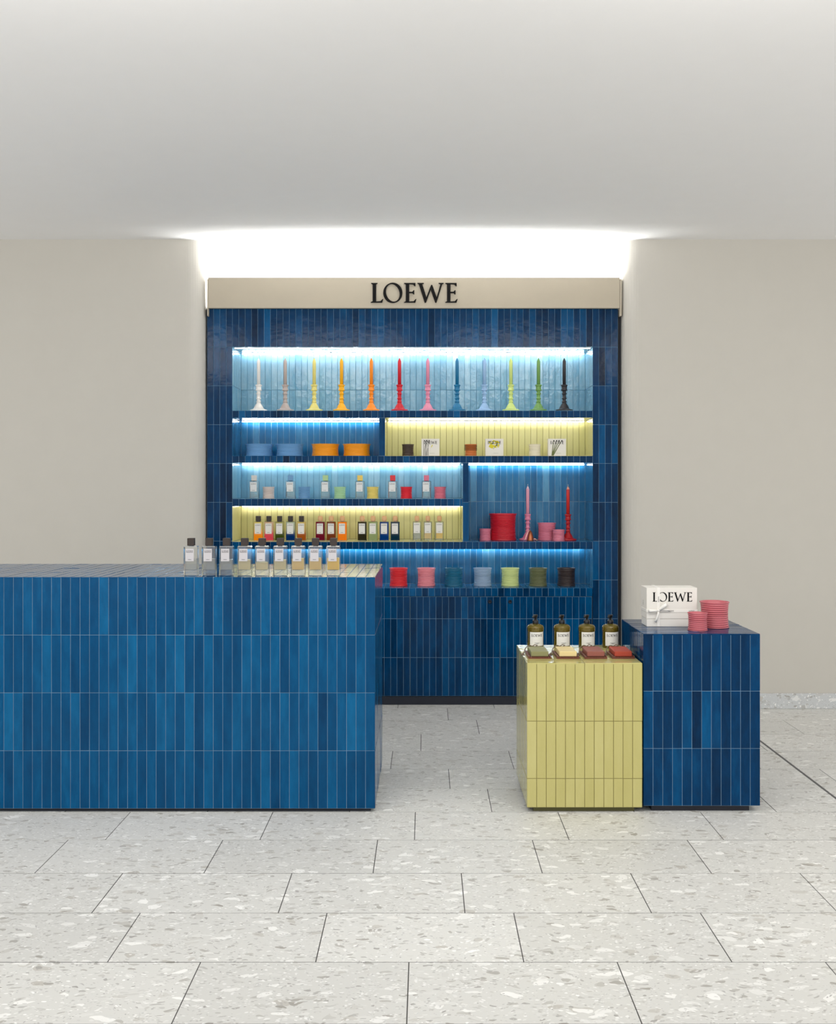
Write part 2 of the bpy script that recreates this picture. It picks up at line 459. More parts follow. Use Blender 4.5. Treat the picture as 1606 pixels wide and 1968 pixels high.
def word(mb, hgt, fn, t=0.0003, mi=0):
    for ch, off in WORD: letter(mb, ch, off, hgt, fn, t, mi)
def face_fn(x, y, z):            # a face looking at -Y; lower left corner of the text at x, z
    return lambda u, v, w: (x + u, y - w, z + v)

# ------------------------------------------------------------------ the setting
YW = 6.607                        # face of the flanking walls
RXL, RXR = -1.420, 1.263          # recess sides
RBACK = 7.16
def wall_profile(pts, name):
    mb = MB(); n = len(pts)
    vs = [(x, y, 0) for x, y in pts] + [(x, y, CEIL) for x, y in pts]
    mb.add(vs, [tuple(reversed(range(n))), tuple(range(n, 2 * n))])
    mb.add(vs, [(i, (i + 1) % n, n + (i + 1) % n, n + i) for i in range(n)])
    return tag(mb.build(name, M['wall']), kind='structure')
R0 = 0.105
arcL = [(RXL - R0 + R0 * math.sin(a), YW + R0 - R0 * math.cos(a)) for a in [PI / 2 * i / 10 for i in range(11)]]
wall_profile([(-5.5, YW)] + arcL + [(RXL, RBACK + 0.15), (-5.5, RBACK + 0.15)], 'wall_left')
arcR = [(RXR + R0 - R0 * math.sin(a), YW + R0 - R0 * math.cos(a)) for a in [PI / 2 * i / 10 for i in range(11)]][::-1]
wall_profile(arcR + [(5.5, YW), (5.5, RBACK + 0.15), (RXR, RBACK + 0.15)], 'wall_right')
tag(bx('wall_back', M['recess'], None, RXL, RXR, RBACK, RBACK + 0.15, 0, CEIL), kind='structure')
tag(bx('ceiling', M['ceiling'], None, -5.5, 5.5, 1.0, RBACK + 0.15, CEIL, CEIL + 0.1), kind='structure')
tag(bx('baseboard_right', M['terrazzo_base'], None, RXR + 0.10, 5.5, YW - 0.012, YW, 0, 0.097, 0.002), kind='structure')
tag(bx('baseboard_left', M['terrazzo_base'], None, -5.5, RXL - 0.10, YW - 0.012, YW, 0, 0.097, 0.002), kind='structure')

FX0, FX1, FY0, FY1 = -4.0, 4.0, 2.0, 7.0
mb = MB()
for x0, x1, y0, y1 in ((-5.5, FX0, -4, 7.31), (FX1, 5.5, -4, 7.31), (FX0, FX1, -4, FY0), (FX0, FX1, FY1, 7.31)):
    mb.box(x0, x1, y0, y1, -0.06, 0.0, 0)
mb.box(FX0, FX1, FY0, FY1, -0.06, -0.0008, 1)
floor = tag(mb.build('floor', [M['terrazzo'], M['joint']]), kind='structure')
ROWS = [(6.618, 6.97, .437), (6.28, 6.618, .136), (5.919, 6.28, .305), (5.544, 5.919, -.027), (5.189, 5.544, -.176), (4.848, 5.189, .113),
        (4.503, 4.848, .286), (4.147, 4.503, -.045), (3.789, 4.147, -.192), (3.435, 3.789, .129), (3.08, 3.435, .29), (2.725, 3.08, -.05), (2.37, 2.725, -.19), (2.015, 2.37, .12)]
SL = 0.616
for y0, y1, jx in ROWS:
    for a, b in cuts(FX0, FX1, SL, jx):
        g = 0.0016
        me_k = ('slab', round(b - a, 3), round(y1 - y0, 3))
        if me_k not in _tmesh:
            w, h = (b - a) / 2 - g, (y1 - y0) / 2 - g * 1.1
            q = MB(); q.box(-w, w, -h, h, -0.02, 0.0, 0, 0.0003)
            _tmesh[me_k] = q.mesh('slab', [M['terrazzo']])
        put('slab', _tmesh[me_k], floor, ((a + b) / 2, (y0 + y1) / 2, rng.uniform(-0.0003, 0.0003)))
bx('expansion_joint', M['metal_joint'], floor, 1.845, 1.857, FY0, YW - 0.012, -0.004, 0.0008)

# ------------------------------------------------------------------ shelving unit
YC = 6.709
S = F / YC
cx = lambda px: (px - 818) / S          # measured positions on the front plane of the unit
cz = lambda py: H - (py - 936) / S
XL, XR = cx(398), cx(1187)
TP = (XR - XL) / 65
SXL, SXR = XL + 4 * TP, XR - 4 * TP     # inside of the two stiles
ZR = [0.056 + 0.2503 * k for k in range(11)]
DEP = 0.315
YB = YC + DEP
ZT = ZR[10]
zN7f, zN7c = cz(1130), cz(1055.5)
zD, zC0, zC1, zB0, zB1, zA0, zA1 = cz(1041), cz(973), cz(958.5), cz(889.5), cz(876), cz(803), cz(789)
zN1c = ZR[9]
xd1a, xd1b, xd2a, xd2b = cx(728.3), cx(740), cx(888.8), cx(900.3)
shelving = thing('shelving_unit', 'tall wall shelving unit clad in navy tiles with glowing product niches', 'shelving', (0, 0, 0))
e = REC
mb = MB()
mb.box(XL, SXL + 0 - e, YC + e, YB + 0.06, 0.056, ZT)                                  # stiles
mb.box(SXR + e, XR, YC + e, YB + 0.06, 0.056, ZT)
mb.box(SXL - e, SXR + e, YC + e, YB + 0.06, zN1c + e, ZT)                              # head
mb.box(SXL - e, SXR + e, YC + e, YB + 0.06, zA0 + e, zA1 - e)                          # shelves
mb.box(SXL - e, SXR + e, YC + e, YB + 0.06, zB0 + e, zB1 - e)
mb.box(SXL - e, xd2a, YC + e, YB + 0.06, zC0 + e, zC1 - e)
mb.box(SXL - e, SXR + e, YC + e, YB + 0.06, zN7c + e, zD - e)
mb.box(xd1a + e, xd1b - e, YC + e, YB + 0.06, zB1 - e, zA0 + e)                        # dividers
mb.box(xd2a + e, xd2b - e, YC + e, YB + 0.06, zD - e, zB0 + e)
mb.box(SXL - e, SXR + e, YB + e, YB + 0.06, zN7f - 0.02, zD, 3)                        # back panels
mb.box(xd2a, SXR + e, YB + e, YB + 0.06, zD, zB0, 3)
mb.box(SXL - e, xd1a + .006, YB + e, YB + 0.06, zB1, zA0, 3)
mb.box(SXL - e, SXR + e, YB + e, YB + 0.06, zA1, zN1c, 1)
mb.box(SXL - e, xd2a + .006, YB + e, YB + 0.06, zC1, zB0, 1)
mb.box(xd1b - .006, SXR + e, YB + e, YB + 0.06, zB1, zA0, 2)
mb.box(SXL - e, xd2a + .006, YB + e, YB + 0.06, zD, zC0, 2)
mb.build('carcass', [M['grout_blue'], M['grout_aqua'], M['grout_lime'], M['grout_mid']], shelving)
bx('plinth', M['plinth'], shelving, XL + .005, SXL - .003, YC + 0.012, YB, 0, 0.0535)
bx('plinth', M['plinth'], shelving, SXR + .003, XR - .005, YC + 0.012, YB, 0, 0.0535)
bx('filler_panel', M['filler'], shelving, RXL + 0.001, XL - .0005, YC + 0.03, YC + 0.05, 0, ZT)
bx('filler_panel', M['filler'], shelving, XR + .0005, RXR - 0.001, YC + 0.03, YC + 0.05, 0, ZT)
bx('top_board', M['filler'], shelving, XL, XR, YC + e, YB + 0.06, ZT + 0.0005, ZT + 0.012)

o0 = (0, YC, 0)
colsL, colsR = cuts(XL, SXL, TP), cuts(SXR, XR, TP)
rows9 = [(ZR[k], ZR[k + 1]) for k in range(9)]
allc = cuts(XL, XR, TP)
lay(shelving, FRONT, o0, allc, [(ZR[9], ZT)], M['navy'])
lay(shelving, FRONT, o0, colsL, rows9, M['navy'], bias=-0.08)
lay(shelving, FRONT, o0, colsR, rows9, M['navy'])
ob = (0, YB, 0)
back1 = cuts(SXL, SXR, TP, XL)
zmid1 = cz(936 - (936 - 749.5) * YB / YC)
lay(shelving, FRONT, ob, back1, [(zA1, zmid1), (zmid1, zN1c)], M['aqua'])
back6 = cuts(xd2b, SXR, TP, XL)
lay(shelving, FRONT, ob, back6, [(zD, ZR[5]), (ZR[5], zB0)], M['mid'])
# everything smaller: shelf edges, the other niche backs, niche linings
tb = MB()
NV, MD, AQ, LM = 0, 1, 2, 3
sub = cuts(SXL, SXR, TP, XL)
lay(None, FRONT, o0, sub, [(zA0, zA1)], None, tb, NV)
lay(None, FRONT, o0, sub, [(zB0, zB1)], None, tb, NV)
lay(None, FRONT, o0, cuts(SXL, xd2a, TP, XL), [(zC0, zC1)], None, tb, NV)
lay(None, FRONT, o0, sub, [(zN7c, zD)], None, tb, NV)
lay(None, FRONT, o0, [(xd1a, xd1b)], [(zB1, zA0)], None, tb, NV)
lay(None, FRONT, o0, [(xd2a, xd2b)], [(zD, ZR[5]), (ZR[5], zB0)], None, tb, NV)
lay(None, FRONT, ob, cuts(SXL, xd1a, TP, XL), [(zB1, zA0)], None, tb, MD)
lay(None, FRONT, ob, cuts(xd1b, SXR, TP, XL), [(zB1, zA0)], None, tb, LM)
lay(None, FRONT, ob, cuts(SXL, xd2a, TP, XL), [(zC1, zB0)], None, tb, AQ)
lay(None, FRONT, ob, cuts(SXL, xd2a, TP, XL), [(zD, zC0)], None, tb, LM)
lay(None, FRONT, ob, sub, [(zN7f, zN7c)], None, tb, MD)
def lining(x0, x1, z0, z1, mi, side_rows=None, floor_tiles=True):
    side_rows = side_rows or [(z0, z1)]
    ns = 7
    dc = [(DEP / ns * i, DEP / ns * (i + 1)) for i in range(ns)]
    lay(None, RSIDE, (x0, YC, 0), dc, side_rows, None, tb, mi, wob=.5)                 # left side looks right
    lay(None, LSIDE, (x1, YC, 0), [(-b, -a) for a, b in dc], side_rows, None, tb, mi, wob=.5)
    cc = cuts(x0, x1, TP, XL)
    lay(None, UNDER, (0, YC, z1), cc, [(-DEP, -0.25), (-0.25, 0)], None, tb, mi, wob=.5)
    if floor_tiles: lay(None, TOP, (0, YC, z0), cc, [(0.0, 0.25), (0.25, DEP)], None, tb, mi, wob=.5)
lining(SXL, SXR, zA1, zN1c, AQ, [(zA1, zmid1), (zmid1, zN1c)])
lining(SXL, xd1a, zB1, zA0, MD)
lining(xd1b, SXR, zB1, zA0, LM)
lining(SXL, xd2a, zC1, zB0, AQ)
lining(SXL, xd2a, zD, zC0, LM)
lining(xd2b, SXR, zD, zB0, MD, [(zD, ZR[5]), (ZR[5], zB0)])
lining(SXL, SXR, zN7f, zN7c, MD, floor_tiles=False)
tag(tb.build('small_tiles', [M['navy'], M['mid'], M['aqua'], M['lime_niche']], shelving), kind='stuff')

def led(x0, x1, y, z, mat):
    o = bx('led_strip', mat, shelving, x0 + .012, x1 - .012, y - .004, y + .004, z - .0085, z - .0035)
    bx('led_channel', M['led_channel'], o, x0 + .010, x1 - .010, y - .006, y + .006, z - .0035, z - .0005)
BK = YB - 0.022
led(SXL, SXR, BK, zN1c, M['led_cool'])
led(SXL, SXR, YC + 0.016, zN1c, M['led_front'])
led(SXL, xd1a, BK, zA0, M['led_cool'])
led(xd1b, SXR, BK, zA0, M['led_warm'])
led(SXL, xd2a, BK, zB0, M['led_cool'])
led(xd2b, SXR, BK, zB0, M['led_cool'])
led(SXL, xd2a, BK, zC0, M['led_warm'])
led(SXL, SXR, BK, zN7c, M['led_cool'])
bx('cove_light', M['cove'], shelving, XL + .12, XR - .12, YC + 0.10, YC + 0.34, ZT + 0.014, ZT + 0.03)

# ------------------------------------------------------------------ base cabinet between the stiles
base = thing('base_cabinet', 'low base cabinet with navy tiled doors under the shelving unit', 'cabinet', (0, 0, 0))
zE = cz(1146.3)
BX0, BX1 = SXL + .001, SXR - .001
mb = MB()
mb.box(BX0, BX1, YC + 0.022, YB - .001, 0.056, zE)
mb.box(BX0, BX1, YC + e, YB - .001, zE + .001, zN7f - e)
mb.build('body', M['grout_blue'], base)
bx('plinth', M['plinth'], base, BX0, BX1, YC + 0.010, YB - .001, 0, 0.0535)
lay(base, FRONT, o0, sub, [(zE, zN7f)], M['navy'], bias=.12)
tbb = MB()
lay(None, TOP, (0, YC, zN7f), sub, [(0, .25), (.25, DEP)], None, tbb, 0)
tag(tbb.build('top_tiles', [M['mid']], base), kind='stuff')
dx = [SXL + 0.002, cx(615), cx(787.8), cx(960.6), SXR - .002]
for i in range(4):
    a, b = dx[i] + .0022, dx[i + 1] - .0022
    d = bx('door', M['grout_blue'], base, a, b, YC + e, YC + 0.020, 0.056 + .002, zE - .0015)
    p = (b - a) / 14
    lay(d, FRONT, o0, [(a + p * k, a + p * (k + 1)) for k in range(14)], [(0.058, ZR[1]), (ZR[1], ZR[2]), (ZR[2], zE - .0015)], M['navy'], bias=.05)
    lx = {1: None, 2: cx(941), 3: cx(980)}.get(i)
    if lx is not None:
        mbl = MB()
        n = 20
        prof = [(0.0125, 0), (0.0125, .003), (0.011, .004), (0.006, .004), (0.005, .0025), (0.0, .0025)]
        mbl.lathe(prof, n)
        lk = mbl.build('lock', M['lock'], d, (lx, YC - .0002, cz(1156.5)))
        lk.rotation_euler = (PI / 2, 0, 0)

# ------------------------------------------------------------------ sign board over the shelving
sy0, sy1 = 6.672, 6.70
Sg = F / sy0
gx = lambda px: (px - 818) / Sg
gz = lambda py: H - (py - 936) / Sg
sign = thing('sign_board', 'beige sign board lettered LOEWE above the blue tiled shelving', 'sign')
bx('panel', M['board'], sign, gx(400), gx(1190.5), sy0, sy1, gz(592.3), gz(533), 0.002)
bx('end_trim', M['board'], sign, gx(397.8), gx(400) - .0005, sy0 + .004, sy1 + .02, gz(607), gz(536))
bx('end_trim', M['board'], sign, gx(1191), gx(1194.5), sy0 + .004, sy1 + .02, gz(607), gz(536))
lh = 37.8 / Sg
lx0 = gx(712.2); lz0 = gz(582)
for ch, off in WORD:
    mb = MB()
    letter(mb, ch, 0, lh, lambda u, v, w: (u, -w, v), 0.008)
    o = mb.build('letter', M['ink'], sign, (lx0 + off * lh * (167.0 / 37.8) / WORD_W, sy0, lz0))

# ------------------------------------------------------------------ counter and pedestals
def block(name, label, cat, x0, x1, y0, y1, zb, zt, nx, zrows, mat, grout, plinth, top_along_x, pl_in, n_side, obj_top):
    t = thing(name, label, cat, (0, 0, 0))
    mb = MB(); mb.box(x0 + e, x1 - e, y0 + e, y1 - e, zb, zt - e)
    mb.build('body', grout, t)
    bx('plinth', plinth, t, x0 + pl_in, x1 - pl_in, y0 + .024, y1 - pl_in, 0, zb - .0005)
    p = (x1 - x0) / nx
    us = [(x0 + p * k, x0 + p * (k + 1)) for k in range(nx)]
    lay(t, FRONT, (0, y0, 0), us, zrows, mat)
    tb = MB()
    d = y1 - y0
    ps = d / n_side
    dc = [(ps * k, ps * (k + 1)) for k in range(n_side)]
    lay(None, RSIDE, (x1, y0, 0), dc, zrows, None, tb, 0)
    lay(None, LSIDE, (x0, y0, 0), [(-b, -a) for a, b in dc], zrows, None, tb, 0)
    if top_along_x:
        m2 = (x0 + x1) / 2
        lay(t, TOP, (0, y0, zt), [(x0, m2), (m2, x1)], dc, mat)
    else:
        vs = cuts(0, d, 0.2505)
        lay(t, TOP, (0, y0, zt), us, vs[:obj_top], mat)
        lay(None, TOP, (0, y0, zt), us, vs[obj_top:], None, tb, 0)
    o = tb.build('edge_tiles', [mat], t)
    tag(o, kind='stuff')
    return t
CY = 4.494
CXR = -0.2191; CXL = CXR - 49 * 0.0411
CZB, CZT = 0.0172, 1.0168
block('sales_counter', 'long royal blue tiled counter carrying nine clear perfume bottles', 'counter', CXL, CXR, CY, CY + 0.776, CZB, CZT, 49,
      [(CZB + (CZT - CZB) / 4 * k, CZB + (CZT - CZB) / 4 * (k + 1)) for k in range(4)], M['royal'], M['grout_blue'], M['plinth'], False, .02, 19, 2)
PY0, PY1, PYT, PYB = 0.437, 0.9345, 0.6458, 0.0216
block('display_pedestal', 'low pale yellow tiled pedestal with soaps and pump bottles on top', 'pedestal', PY0, PY1, CY, CY + 0.52, PYB, PYT, 12,
      [(PYB, PYT - .499), (PYT - .499, PYT - .2515), (PYT - .2515, PYT)], M['lime'], M['grout_lime'], M['plinth_olive'], True, .03, 12, 9)
BPX0, BPX1, BPT, BPB = 0.9404, 1.445, 0.7712, 0.0273
block('display_pedestal', 'taller navy blue tiled pedestal with a gift box and two pink pots', 'pedestal', BPX0, BPX1, CY + .006, CY + 0.506, BPB, BPT, 12,
      [(BPB + .248 * k, BPB + .248 * (k + 1)) for k in range(3)], M['navy'], M['grout_blue'], M['plinth'], True, .04, 12, 9)

# ------------------------------------------------------------------ ribbed candle pots
_cache = {}
def pot_meshes(rad, hgt, ribs, mat, waxm, flare=0.06):
    k = (rad, hgt, ribs, mat.name)
    if k in _cache: return _cache[k]
    prof = [(0.0, 0.0), (rad * .93, 0.0)]
    z0, z1 = hgt * .05, hgt * .93
    def body(z):
        t = z / hgt
        return rad * (1 - flare * (1 - (2 * t - 1) ** 2) * 1.0 - .03)
    prof += [(rad * .97, hgt * .008), (rad * .985, hgt * .03)]
    p = (z1 - z0) / ribs
    dp = min(p * .42, rad * .075)
    for i in range(ribs):
        a = z0 + p * i
        prof += [(body(a) - dp, a), (body(a + .2 * p) - dp * .35, a + .16 * p), (body(a + .3 * p), a + .34 * p), (body(a + .5 * p) + dp * .12, a + .5 * p), (body(a + .7 * p), a + .66 * p), (body(a + .8 * p) - dp * .35, a + .84 * p)]
    prof += [(body(z1) - dp * .5, z1), (rad * .985, hgt * .955), (rad, hgt * .975), (rad * .995, hgt), (rad * .94, hgt), (rad * .90, hgt * .96), (rad * .88, hgt * .5), (0.0, hgt * .5)]
    mb = MB(); mb.lathe(prof, 48)
    me = mb.mesh('vessel', [mat])
    mw = MB(); mw.lathe([(0, hgt * .52), (rad * .872, hgt * .52), (rad * .872, hgt * .83), (rad * .80, hgt * .845), (0, hgt * .84)], 32)
    wx = mw.mesh('wax', [waxm])
    mk = MB(); mk.tube([(0, 0, hgt * .83), (0.0004, 0, hgt * .88), (0.001, 0, hgt * .93)], 0.0010, 6)
    wk = mk.mesh('wick', [M['label']])
    _cache[k] = (me, wx, wk)
    return _cache[k]
def pot(x, y, z, rad, hgt, ribs, c, label, group, wc=None):
    t = thing('candle_pot', label, 'candle', (x, y, z), group)
    a, b, k = pot_meshes(rad, hgt, ribs, ware(*c), wax(*(wc or c)))
    put('vessel', a, t); w = put('wax', b, t); put('wick', k, w)
    return t
def at(px, Y): return (px - 818) * Y / F

# bottom niche
GR = 'medium ribbed candle pots on the bottom shelf'
bottom = [(765.8, (222, 40, 46), 'bright red ribbed pot, first in the row on the bottom shelf'), (819, (230, 138, 146), 'soft pink ribbed pot in the row on the bottom shelf'),
          (871.5, (18, 98, 128), 'teal ribbed pot in the row on the bottom shelf'), (927.1, (146, 168, 192), 'grey blue ribbed pot in the row on the bottom shelf'),
          (980, (204, 216, 142), 'pale lime green ribbed pot in the row on the bottom shelf'), (1033.6, (100, 104, 68), 'dark olive green ribbed pot on the bottom shelf'),
          (1088, (54, 42, 40), 'black brown ribbed pot at the right end of the bottom shelf')]
for px, c, lb in bottom:
    Y = 6.862
    pot(at(px, Y), Y, zN7f, .0615, .117, 10, c, lb, GR)
# tall blue niche at the right
Y = 6.87
pot(at(932, Y), Y, zD, .0405, .077, 8, (214, 122, 142), 'small pink ribbed pot left of the big red pot', 'pots in the tall blue niche')
Y = 6.905
pot(at(966, Y), Y, zD, .0915, .176, 15, (196, 26, 42), 'big deep red ribbed pot in the tall blue niche', 'pots in the tall blue niche')
Y = 6.90
pot(at(1050.5, Y), Y, zD, .0615, .115, 11, (212, 120, 140), 'medium pink ribbed pot between the two candlesticks', 'pots in the tall blue niche')
Y = 6.82
pot(at(1073, Y), Y, zD, .0415, .073, 7, (216, 124, 142), 'small pink ribbed pot beside the red candlestick', 'pots in the tall blue niche')
# aqua niche: small pots beside the bottles
Y = 6.85
for px, c, lb in ((516, (214, 196, 186), 'small beige ribbed pot on the bottle shelf'), (584.5, (110, 156, 196), 'small blue ribbed pot on the aqua bottle shelf'),
                  (653, (172, 210, 158), 'small mint green ribbed pot on the aqua bottle shelf'), (716, (232, 206, 108), 'small yellow ribbed pot on the aqua bottle shelf'),
                  (780.6, (226, 30, 46), 'small red ribbed pot on the aqua bottle shelf'), (845.4, (226, 116, 132), 'small pink ribbed pot at the right end of the aqua bottle shelf')):
    pot(at(px, Y), Y, zC1, .0405, .077, 8, c, lb, 'small pots on the aqua shelf')
# yellow niche, small pots
Y = 6.785
for px, c, lb in ((783.7, (66, 52, 46), 'small dark brown ribbed pot in the yellow niche'), (904.4, (196, 110, 52), 'small rust orange patterned ribbed pot in the yellow niche'),
                  (1027.2, (228, 220, 196), 'small cream ribbed pot in the yellow niche')):
    p = pot(at(px, Y), Y, zB1, .0405, .077, 8, c, lb, 'small pots in the yellow niche')
    if c[0] == 196:      # painted zigzag bands round the upper half
        mbz = MB()
        for zz in (.040, .0495, .059, .068):
            pts = []
            n = 60
            for i in range(n + 1):
                a = 2 * PI * i / n
                pts.append((.0405 * .985 * math.cos(a), .0405 * .985 * math.sin(a), zz + (.0016 if i % 2 else -.0016)))
            mbz.tube(pts, .0012, 5)
        mbz.build('painted_band', M['dark_wood'], p)
# wide bowls
def wide(px, c, lb):
    Y = 6.812
    t = thing('wide_candle_bowl', lb, 'candle', (at(px, Y), Y, zB1), 'wide ribbed bowls in the blue niche')
    a, b, k = pot_meshes(.0925, .079, 9, ware(*c), wax(*c), .055)
    put('vessel', a, t); w = put('wax', b, t); put('wick', k, w)
wide(498.2, (100, 150, 196), 'wide sky blue ribbed bowl at the left end of the blue niche')
wide(556.6, (100, 150, 196), 'wide sky blue ribbed bowl next to the orange bowls')
wide(625.1, (236, 152, 18), 'wide orange ribbed bowl next to the blue bowls')
wide(685.4, (236, 152, 18), 'wide orange ribbed bowl by the niche divider')
# pots on the navy pedestal
Y = 4.617
pot(at(1340.1, Y), Y, BPT, .0445, .078, 8, (190, 98, 106), 'small rose pink ribbed pot standing before the gift box', 'rose pots on the navy pedestal')
Y = 4.712
pot(at(1372.6, Y), Y, BPT, .0655, .117, 11, (190, 98, 106), 'larger rose pink ribbed pot to the right of the gift box', 'rose pots on the navy pedestal')

# ------------------------------------------------------------------ taper candles in turned holders
HOLD = [(0, 0), (.0530, 0), (.0555, .003), (.0555, .008), (.0530, .011), (.042, .0125), (.0345, .0165), (.0305, .023), (.0265, .032), (.0215, .041), (.0165, .048), (.0135, .054), (.0125, .0575), (.0160, .0590), (.0165, .0612), (.0160, .0634),
        (.0125, .0648), (.0118, .072), (.0125, .0795), (.0160, .0810), (.0165, .0832), (.0160, .0854), (.0125, .0868), (.0118, .097), (.0125, .1105), (.0160, .1120), (.0167, .1142), (.0160, .1164), (.0122, .118), (.0118, .126), (.0140, .1335),
        (.0205, .1350), (.0212, .1380), (.0205, .1410), (.0172, .1425), (.0168, .162), (.0205, .1645), (.0214, .1675), (.0214, .1710), (.0200, .1730), (.0125, .1735), (.0118, .165), (0, .165)]
_hold = {}
def candlestick(px, Y, z, c, cc, label, group, hgt=.352, wick_h=.004, tip=None):
    t = thing('candlestick', label, 'candle', (at(px, Y), Y, z), group)
    if c not in _hold:
        mb = MB(); mb.lathe(HOLD, 40); _hold[c] = mb.mesh('holder', [ware(*c, 0.4)])
    put('holder', _hold[c], t)
    mb = MB(); r = .0113
    mb.lathe([(0, .168), (r, .168), (r, hgt - .024), (r * .93, hgt - .020)] + ([(0, hgt - .020)] if tip else [(r * .52, hgt - .009), (r * .12, hgt), (0, hgt)]), 28)
    tp = mb.build('taper', wax(*cc), t)
    if tip:
        mp_ = MB(); mp_.lathe([(r * .93, hgt - .0198), (r * .55, hgt - .008), (r * .22, hgt), (0, hgt)], 28); mp_.build('tip', wax(*tip), tp)
    mk = MB(); mk.tube([(0, 0, hgt - .001), (.0005, 0, hgt + wick_h * .5), (.001, 0, hgt + wick_h)], .0013, 6)
    mk.build('wick', M['label'], tp)
rowc = [(496.9, (238, 232, 224), 'white'), (547.9, (186, 170, 162), 'taupe grey'), (603.6, (228, 214, 122), 'pale yellow'), (656.1, (250, 178, 10), 'amber yellow'), (713.4, (250, 140, 16), 'orange'),
        (767.5, (204, 16, 36), 'red'), (821.9, (224, 138, 162), 'pink'), (878.1, (8, 108, 150), 'teal blue'), (930.7, (152, 186, 222), 'light blue'), (981.4, (204, 220, 128), 'lime green'), (1034.5, (110, 152, 78), 'leaf green'), (1083.9, (42, 38, 40), 'black')]
for px, c, nm in rowc:
    candlestick(px, 6.778, zA1, c, c, nm + ' taper candle in a matching turned holder on the top shelf', 'taper candles on the top shelf', .347)
candlestick(1013.8, 6.905, zD, (220, 130, 158), (232, 160, 178), 'pink taper candle in a holder in the tall blue niche', 'taper candles in the tall niche', .358, .014, (244, 206, 214))
candlestick(1091.2, 6.86, zD, (176, 26, 30), (206, 44, 36), 'red taper candle in a holder at the right of the tall blue niche', 'taper candles in the tall niche', .356, .014, (240, 164, 140))
# copper snuffer in front of the pink candlestick
Y = 6.80
sn = thing('candle_snuffer', 'brown bell shaped candle snuffer before the pink candlestick', 'snuffer', (at(1018.5, Y), Y, zD))
mb = MB(); mb.lathe([(.0195, 0), (.0205, .002), (.0190, .008), (.0150, .028), (.0110, .046), (.0070, .056), (.003, .060), (0, .061)], 32, cx=.001)
mb.build('bell', M['copper'], sn)
sn.scale = (1.15, 1.15, 1.1)
mb = MB(); mb.tube([(.001, 0, .060), (-.006, -.004, .064), (-.016, -.008, .052), (-.024, -.012, .030), (-.030, -.016, .010), (-.034, -.018, .0045)], .0030, 8)
mb.tube([(.016, -.018, .006), (.022, -.020, .014), (.029, -.020, .010), (.034, -.018, .0045), (.042, -.014, .0042)], .0036, 8)
mb.build('handle', M['rose_metal'], sn)

# ------------------------------------------------------------------ perfume bottles
def bottle(x, y, z, label, group, w, h, d, base_t, glass, liquid, fill, cap_m, capw, caph, cap_round, lab, labm, collar=True, rule=False):
    """lab: x0, x1, z0, z1 of the paper label as fractions of the body"""
    t = thing('perfume_bottle', label, 'bottle', (x, y, z), group)
    key = ('body', w, h, d, glass.name)
    if key not in _cache:
        mb = MB(); mb.box(-w / 2, w / 2, -d / 2, d / 2, 0, h, 0, .0028); _cache[key] = mb.mesh('glass_body', [glass])
    put('glass_body', _cache[key], t)
    if liquid is not None:
        key = ('liq', w, h, d, liquid.name, fill)
        if key not in _cache:
            mb = MB(); mb.box(-w / 2 + .0045, w / 2 - .0045, -d / 2 + .0045, d / 2 - .0045, base_t, base_t + (h - base_t - .006) * fill, 0, .002); _cache[key] = mb.mesh('liquid', [liquid])
        put('liquid', _cache[key], t)
    key = ('lab', w, h, d, lab, labm.name)
    if key not in _cache:
        a, b, c, g = -w / 2 + lab[0] * w, -w / 2 + lab[1] * w, lab[2] * h, lab[3] * h
        mb = MB(); mb.box(a, b, -d / 2 - .0006, -d / 2 + .0004, c, g)
        mt = MB()
        wd = (b - a) * .80; lh = wd / WORD_W
        word(mt, lh, face_fn((a + b) / 2 - wd / 2, -d / 2 - .0006, g - lh * 2.0), .0003)
        if rule: mt.box((a + b) / 2 - wd / 2, (a + b) / 2 + wd / 2, -d / 2 - .0009, -d / 2 - .0005, g - lh * 2.5, g - lh * 2.3)
        mt.box((a + b) / 2 - wd * .25, (a + b) / 2 + wd * .25, -d / 2 - .0009, -d / 2 - .0005, c + (g - c) * .12, c + (g - c) * .12 + lh * .22)
        _cache[key] = (mb.mesh('label', [labm]), mt.mesh('lettering', [M['ink']]))
    l = put('label', _cache[key][0], t); put('lettering', _cache[key][1], l)
    if collar:
        key = ('col', w, h)
        if key not in _cache:
            mb = MB(); mb.lathe([(0, h - .0005), (capw * .36, h - .0005), (capw * .36, h + .003), (0, h + .003)], 20); _cache[key] = mb.mesh('collar', [M['led_channel']])
        put('collar', _cache[key], t)
    key = ('cap', capw, caph, cap_round, cap_m.name, h)
    if key not in _cache:
        mb = MB()
        if cap_round: mb.lathe([(0, h + .002), (capw * .40, h + .002), (capw * .46, h + .006), (capw * .5, h + caph * .45), (capw * .47, h + caph * .85), (capw * .36, h + caph), (0, h + caph)], 24)
        else: mb.box(-capw / 2, capw / 2, -capw / 2, capw / 2, h + .002, h + caph, 0, .0012)
        _cache[key] = mb.mesh('cap', [cap_m])
    put('cap', _cache[key], t)
    return t

